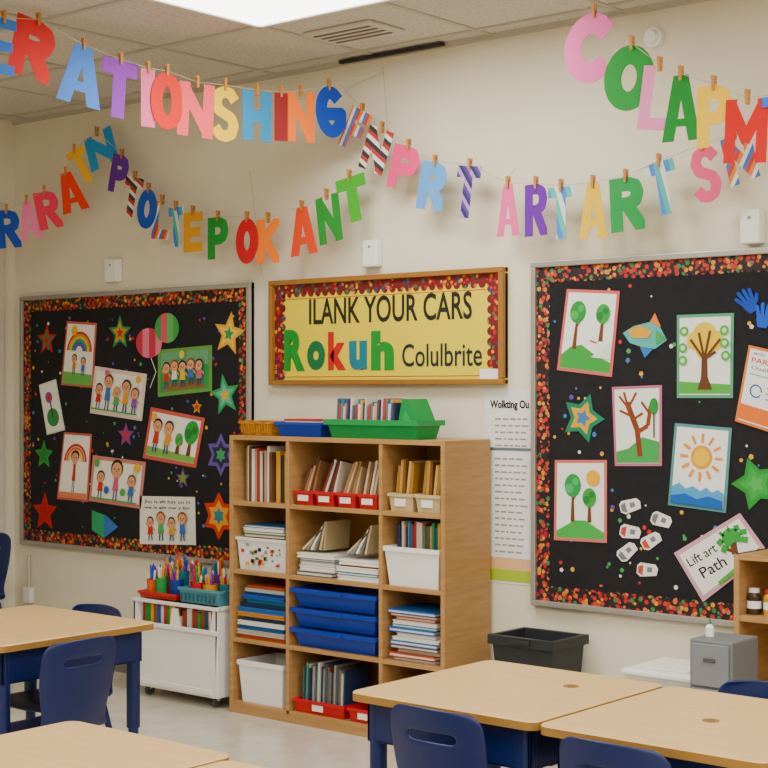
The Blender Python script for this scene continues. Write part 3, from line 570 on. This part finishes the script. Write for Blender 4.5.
# ---------------------------------------------------------------- white art cart
x0,x1,y0,y1=-5.43,-4.87,4.68,4.96
b=B('art_supply_cart'); W2=M('#dedcd6',.4); ZT=.435
b.box(x0+.02,x1-.02,y0+.02,y1-.02,.05,.065,W2); xm=(x0+x1)/2
def slab(pts,y,d,mat): b.ext([(p[0],y,p[1]) for p in pts],(0,d,0),mat)
slab([(x0+.02,.05),(xm,.05),(x1-.02,.05),(x1,ZT),(x1-.03,ZT),(x1-.05,.335),(xm+.03,.335),(xm+.015,.42),(xm-.015,.42),(xm-.03,.335),(x0+.05,.335),(x0+.03,ZT),(x0,ZT)],y0,.012,W2)
b.box(x0+.002,x0+.02,y0,y1,.05,ZT,W2,.004); b.box(x1-.02,x1-.002,y0,y1,.05,ZT,W2,.004); b.box(x0+.01,x1-.01,y1-.012,y1,.05,ZT,W2,.004); b.box(xm-.006,xm+.006,y0+.01,y1-.01,.06,.38,W2)
b.box(x0-.01,x1+.005,y0-.014,y0+.002,.325,.345,W2,.004)
b.box(x0+.03,x1-.03,y0-.008,y0,.06,.085,W2,.003)
b.box(x0-.004,x1+.004,y0-.006,y0+.01,ZT-.004,ZT+.012,W2,.003)
b.box(x0-.004,x0+.024,y0,y1,ZT-.004,ZT+.012,W2,.003); b.box(x1-.024,x1+.004,y0,y1,ZT-.004,ZT+.012,W2,.003)
b.box(x0-.045,x0-.002,y0+.06,y1-.06,.395,.42,M('#b04038',.4),.004)
for xx in (x0+.06,x1-.06):
    for yy in (y0+.05,y1-.05): b.cyl((xx-.01,yy,.022),(xx+.01,yy,.022),.022,.022,M('#4a4a48'),16); b.box(xx-.014,xx+.014,yy-.008,yy+.008,.03,.055,W2)
b.done()
book_row('picture_books',x0+.03,xm-.015,y0+.03,.066,(.35,.365),.18,['#c8343c','#2f8a48','#d8b040','#8a5a3a','#2a5aa0','#c9c2b2'],(.014,.03),0,True)
book_row('picture_books',xm+.015,x1-.03,y0+.03,.066,(.34,.36),.18,['#b8502a','#2a4a5a','#c9c2b2','#c8343c','#7a4a2a','#2f8a48'],(.014,.03),0,True)
def cup(name,x,y,z,r,h,col,items):
    b=B(name); b.cyl((x,y,z),(x,y,z+h),r*.9,r,M(col,.45),18,False); b.cyl((x,y,z),(x,y,z+.004),r*.9,r*.9,M(col,.45),18)
    for i in range(items):
        a=random.random()*6.28; q=r*.55*random.random(); l=random.uniform(.04,.085); c=random.choice(['#c8343c','#d8a030','#2f8a48','#2a5ab0','#e07a2a','#8a3a9a','#d9d3c4'])
        p0=Vector((x+q*math.cos(a),y+q*math.sin(a),z+.01)); p1=p0+Vector((math.cos(a)*.014,math.sin(a)*.014,h+l-.03)); b.cyl(p0,p1,.0065,.0065,M(c,.4),8); b.cyl(p1,p1+(p1-p0).normalized()*.012,.0065,.001,M(c,.4),8)
    b.done()
b=B('supply_caddy_tray'); b.bin(x0+.01,xm-.01,y0+.02,y1-.02,ZT+.014,ZT+.042,M('#c23a38',.4),taper=.004); b.bin(xm,x1-.01,y0+.02,y1-.02,ZT+.014,ZT+.08,M('#5a8f9c',.35),taper=.006)
for i in range(9): b.box(xm+.02+i*.026,xm+.03+i*.026,y0+.0185,y0+.0205,ZT+.024,ZT+.058,M('#2a5a68',.4))
b.done()
zc=ZT+.021
cup('marker_cup',x0+.05,y0+.08,zc,.03,.07,'#d8702a',10); cup('marker_cup',x0+.12,y0+.07,zc,.03,.085,'#2f8a48',10); cup('marker_cup',x0+.2,y0+.09,zc,.034,.08,'#1f3f88',11); cup('marker_cup',x0+.07,y0+.17,zc,.032,.10,'#c22a38',10); cup('marker_cup',x0+.15,y0+.17,zc,.032,.105,'#2f7a98',10); cup('marker_cup',x0+.22,y0+.19,zc,.03,.10,'#d8a030',9)
cup('crayon_cup',xm+.06,y0+.09,zc,.036,.08,'#c22a38',10); cup('crayon_cup',xm+.14,y0+.09,zc,.034,.075,'#d8a030',10); cup('crayon_cup',xm+.21,y0+.12,zc,.032,.08,'#2a7a88',9); cup('crayon_cup',xm+.1,y0+.18,zc,.034,.11,'#7a3a8a',10)
# ---------------------------------------------------------------- bins near the wall
b=B('waste_bin'); DG=M('#25272a',.45); b.bin(-3.465,-3.165,4.74,4.98,0,.47,DG,taper=.03,rim=.014,lip=.035); b.box(-3.36,-3.27,4.732,4.74,.445,.462,DG,.002); b.done()
b=B('lidded_storage_box'); b.bin(-2.78,-2.52,4.6,4.88,0,.42,M('#cfccc4',.5),taper=.02); b.box(-2.79,-2.51,4.59,4.89,.42,.44,WHITE,.006); b.box(-2.74,-2.56,4.64,4.84,.44,.447,WHITE,.003); b.done()
b=B('grey_drawer_unit'); GR=M('#68696b',.5); b.box(-2.42,-2.27,4.40,4.58,.0,.605,GR,.006)
for i in range(4): b.box(-2.41,-2.28,4.392,4.40,.03+i*.143,.165+i*.143,M('#77787b',.5),.003); b.box(-2.365,-2.325,4.386,4.392,.11+i*.143,.12+i*.143,M('#4a4a4c'))
b.done()
b=B('glue_bottle'); b.cyl((-2.385,4.47,.606),(-2.385,4.47,.635),.014,.014,WHITE,16); b.cyl((-2.385,4.47,.635),(-2.385,4.47,.645),.014,.006,WHITE,16); b.cyl((-2.385,4.47,.645),(-2.385,4.47,.662),.006,.003,M('#3f8a58',.4),12); b.done()
# low wooden shelf right
b=B('low_wooden_shelf'); X0,X1=-2.42,-1.5; Y0,Y1=4.7,4.96
for q in ((X0,X0+.02),(X1-.02,X1)): b.box(q[0],q[1],Y0,Y1,0,.85,WOOD,e)
for zz in (.06,.35,.646,.85): b.box(X0+.02 if zz<.85 else X0,X1-.02 if zz<.85 else X1,Y0+.002,Y1,zz-.02,zz,WOOD,e)
b.box(X0+.02,X1-.02,Y1-.008,Y1,.06,.83,M('#94703f',.6)); b.done()
for i,(x,c) in enumerate([(-2.375,'#3a2a1a'),(-2.315,'#c89a40'),(-2.255,'#5a3a1c'),(-2.19,'#3f6a48')]):
    zz=.6468; b=B('paint_jar'); m=M(c,.35); b.cyl((x,4.76,zz),(x,4.76,zz+.06),.024,.024,m,18); b.cyl((x,4.76,zz+.06),(x,4.76,zz+.072),.024,.016,m,18,False); b.cyl((x,4.76,zz+.072),(x,4.76,zz+.086),.018,.018,M(['#d9d3c4','#c23a38','#d8b040','#2a2a30'][i]),18); b.cyl((x,4.76,zz+.02),(x,4.76,zz+.045),.0245,.0245,PAPER,18,False); b.done()
# ---------------------------------------------------------------- desks
def rrect(x0,x1,y0,y1,r,n=6):
    o=[]
    for cx,cy,a in ((x1-r,y1-r,0),(x0+r,y1-r,90),(x0+r,y0+r,180),(x1-r,y0+r,270)):
        for i in range(n+1): t=math.radians(a+90*i/n); o.append((cx+r*math.cos(t),cy+r*math.sin(t)))
    return o
DH=.64
def desk(x0,x1,y0,y1,grommet=None):
    b=B('student_desk'); pr=rrect(x0,x1,y0,y1,.03); pi=rrect(x0+.003,x1-.003,y0+.003,y1-.003,.028); n=len(pr)
    b.add([(x,y,DH-.022) for x,y in pr]+[(x,y,DH-.003) for x,y in pr],[list(range(n))]+[(i,(i+1)%n,n+(i+1)%n,n+i) for i in range(n)],EDGE)
    b.add([(x,y,DH-.003) for x,y in pr]+[(x,y,DH) for x,y in pi],[(i,(i+1)%n,n+(i+1)%n,n+i) for i in range(n)]+[list(range(n,2*n))],DESK)
    i=.035; z0,z1=DH-.125,DH-.022
    b.box(x0+i,x1-i,y0+i,y0+i+.008,z0,z1,NAVY,.002); b.box(x0+i,x1-i,y1-i-.008,y1-i,z0,z1,NAVY,.002); b.box(x0+i,x0+i+.008,y0+i,y1-i,z0,z1,NAVY,.002); b.box(x1-i-.008,x1-i,y0+i,y1-i,z0,z1,NAVY,.002); b.box(x0+i,x1-i,y0+i,y1-i,z0,z0+.004,NAVY)
    for xx in (x0+.055,x1-.055):
        for yy in (y0+.055,y1-.055):
            b.cyl((xx,yy,.3),(xx,yy,z1),.022,.022,NAVY,14); b.cyl((xx,yy,.02),(xx,yy,.3),.017,.017,NAVY2,14); b.cyl((xx,yy,0),(xx,yy,.022),.022,.02,M('#222222'),14)
    if grommet: gx,gy=grommet; b.cyl((gx,gy,DH-.001),(gx,gy,DH+.0015),.02,.02,M('#8a6c3e',.4),24); b.cyl((gx,gy,DH+.0015),(gx,gy,DH+.002),.012,.012,M('#6f5630',.4),24)
    b.done()
desk(-2.565,-2.0,2.915,3.515,(-2.17,3.33)); desk(-1.985,-1.42,2.90,3.505,(-1.70,3.19))
desk(-4.45,-3.80,2.76,3.38); desk(-2.83,-2.30,1.62,2.26); desk(-2.285,-1.7,1.58,2.225)
# ---------------------------------------------------------------- chairs
def chair_meshes():
    bm=bmesh.new(); W=.142
    prof=[(.17,.345,.92),(.15,.36,.97),(.05,.362,1),(-.07,.358,1),(-.125,.362,.96),(-.148,.39,.86),(-.155,.43,.86),(-.16,.47,.93),(-.165,.52,.99),(-.17,.55,1),(-.174,.572,1),(-.178,.594,1),(-.182,.62,.98),(-.185,.637,.93),(-.187,.648,.86),(-.188,.653,.74)]
    nx=12; V=[]
    for k,(y,z,w) in enumerate(prof):
        row=[]
        for i in range(nx+1):
            u=-1+2*i/nx; x=u*W*w
            curve=.028*u*u if k>=5 else .006*u*u
            yy=y+(curve if k>=5 else 0); zz=z+(0 if k>=5 else curve)-(.008*u*u if k>=13 else 0)
            row.append(bm.verts.new((x,yy,zz)))
        V.append(row)
    for k in range(len(prof)-1):
        for i in range(nx):
            if k==10 and 3<=i<=8: continue
            bm.faces.new((V[k][i],V[k][i+1],V[k+1][i+1],V[k+1][i]))
    for f in bm.faces: f.smooth=True
    bmesh.ops.recalc_face_normals(bm,faces=bm.faces[:])
    me=bpy.data.meshes.new('shell'); bm.to_mesh(me); bm.free(); me.materials.append(NAVY)
    b=B('frame'); r=.011
    for s in (-1,1):
        b.tube([(s*.115,.13,.345),(s*.14,.165,.01)],r,NAVY2,10); b.tube([(s*.115,-.09,.345),(s*.14,-.17,.01)],r,NAVY2,10); b.tube([(s*.115,.13,.343),(s*.115,-.09,.343)],r,NAVY2,10)
        for yy in (.165,-.17): b.cyl((s*.14,yy,0),(s*.14,yy,.02),.015,.014,M('#b8b4aa'),12)
    b.tube([(-.115,.1,.34),(.115,.1,.34)],r,NAVY2,10); b.tube([(-.115,-.07,.34),(.115,-.07,.34)],r,NAVY2,10)
    o=b.done(); me2=o.data; off=o.location.copy(); bpy.data.objects.remove(o)
    return me,me2,off
cs,cf,coff=chair_meshes()
def chair(x,y,rot,sc=1):
    e_=bpy.data.objects.new('student_chair',None); bpy.context.scene.collection.objects.link(e_); e_.location=(x,y,0); e_.rotation_euler=(0,0,math.radians(rot)); e_.scale=(sc,sc,sc); e_.empty_display_size=.1
    a=bpy.data.objects.new('seat_shell',cs); f=bpy.data.objects.new('leg_frame',cf)
    for o in (a,f): bpy.context.scene.collection.objects.link(o); o.parent=e_
    f.location=coff; m=a.modifiers.new('s','SOLIDIFY'); m.thickness=.009; m.offset=0; m=a.modifiers.new('u','SUBSURF'); m.levels=2; m.render_levels=2
chair(-2.245,3.02,0); chair(-1.74,2.99,0)
chair(-3.84,2.97,90); chair(-4.19,3.29,180); chair(-6.26,4.35,200,1.08); chair(-1.78,3.47,178)
# ---------------------------------------------------------------- world & camera
w=bpy.data.worlds.new('world'); bpy.context.scene.world=w; w.use_nodes=True; w.node_tree.nodes['Background'].inputs[0].default_value=(.8,.82,.85,1); w.node_tree.nodes['Background'].inputs[1].default_value=.3
cam=bpy.data.cameras.new('camera'); co=bpy.data.objects.new('camera',cam); bpy.context.scene.collection.objects.link(co)
co.location=(0,0,EYE); co.rotation_euler=(math.radians(90),0,math.radians(40)); cam.lens=36*F/768; cam.sensor_width=36; cam.shift_y=5/768; cam.clip_start=.05
bpy.context.scene.camera=co
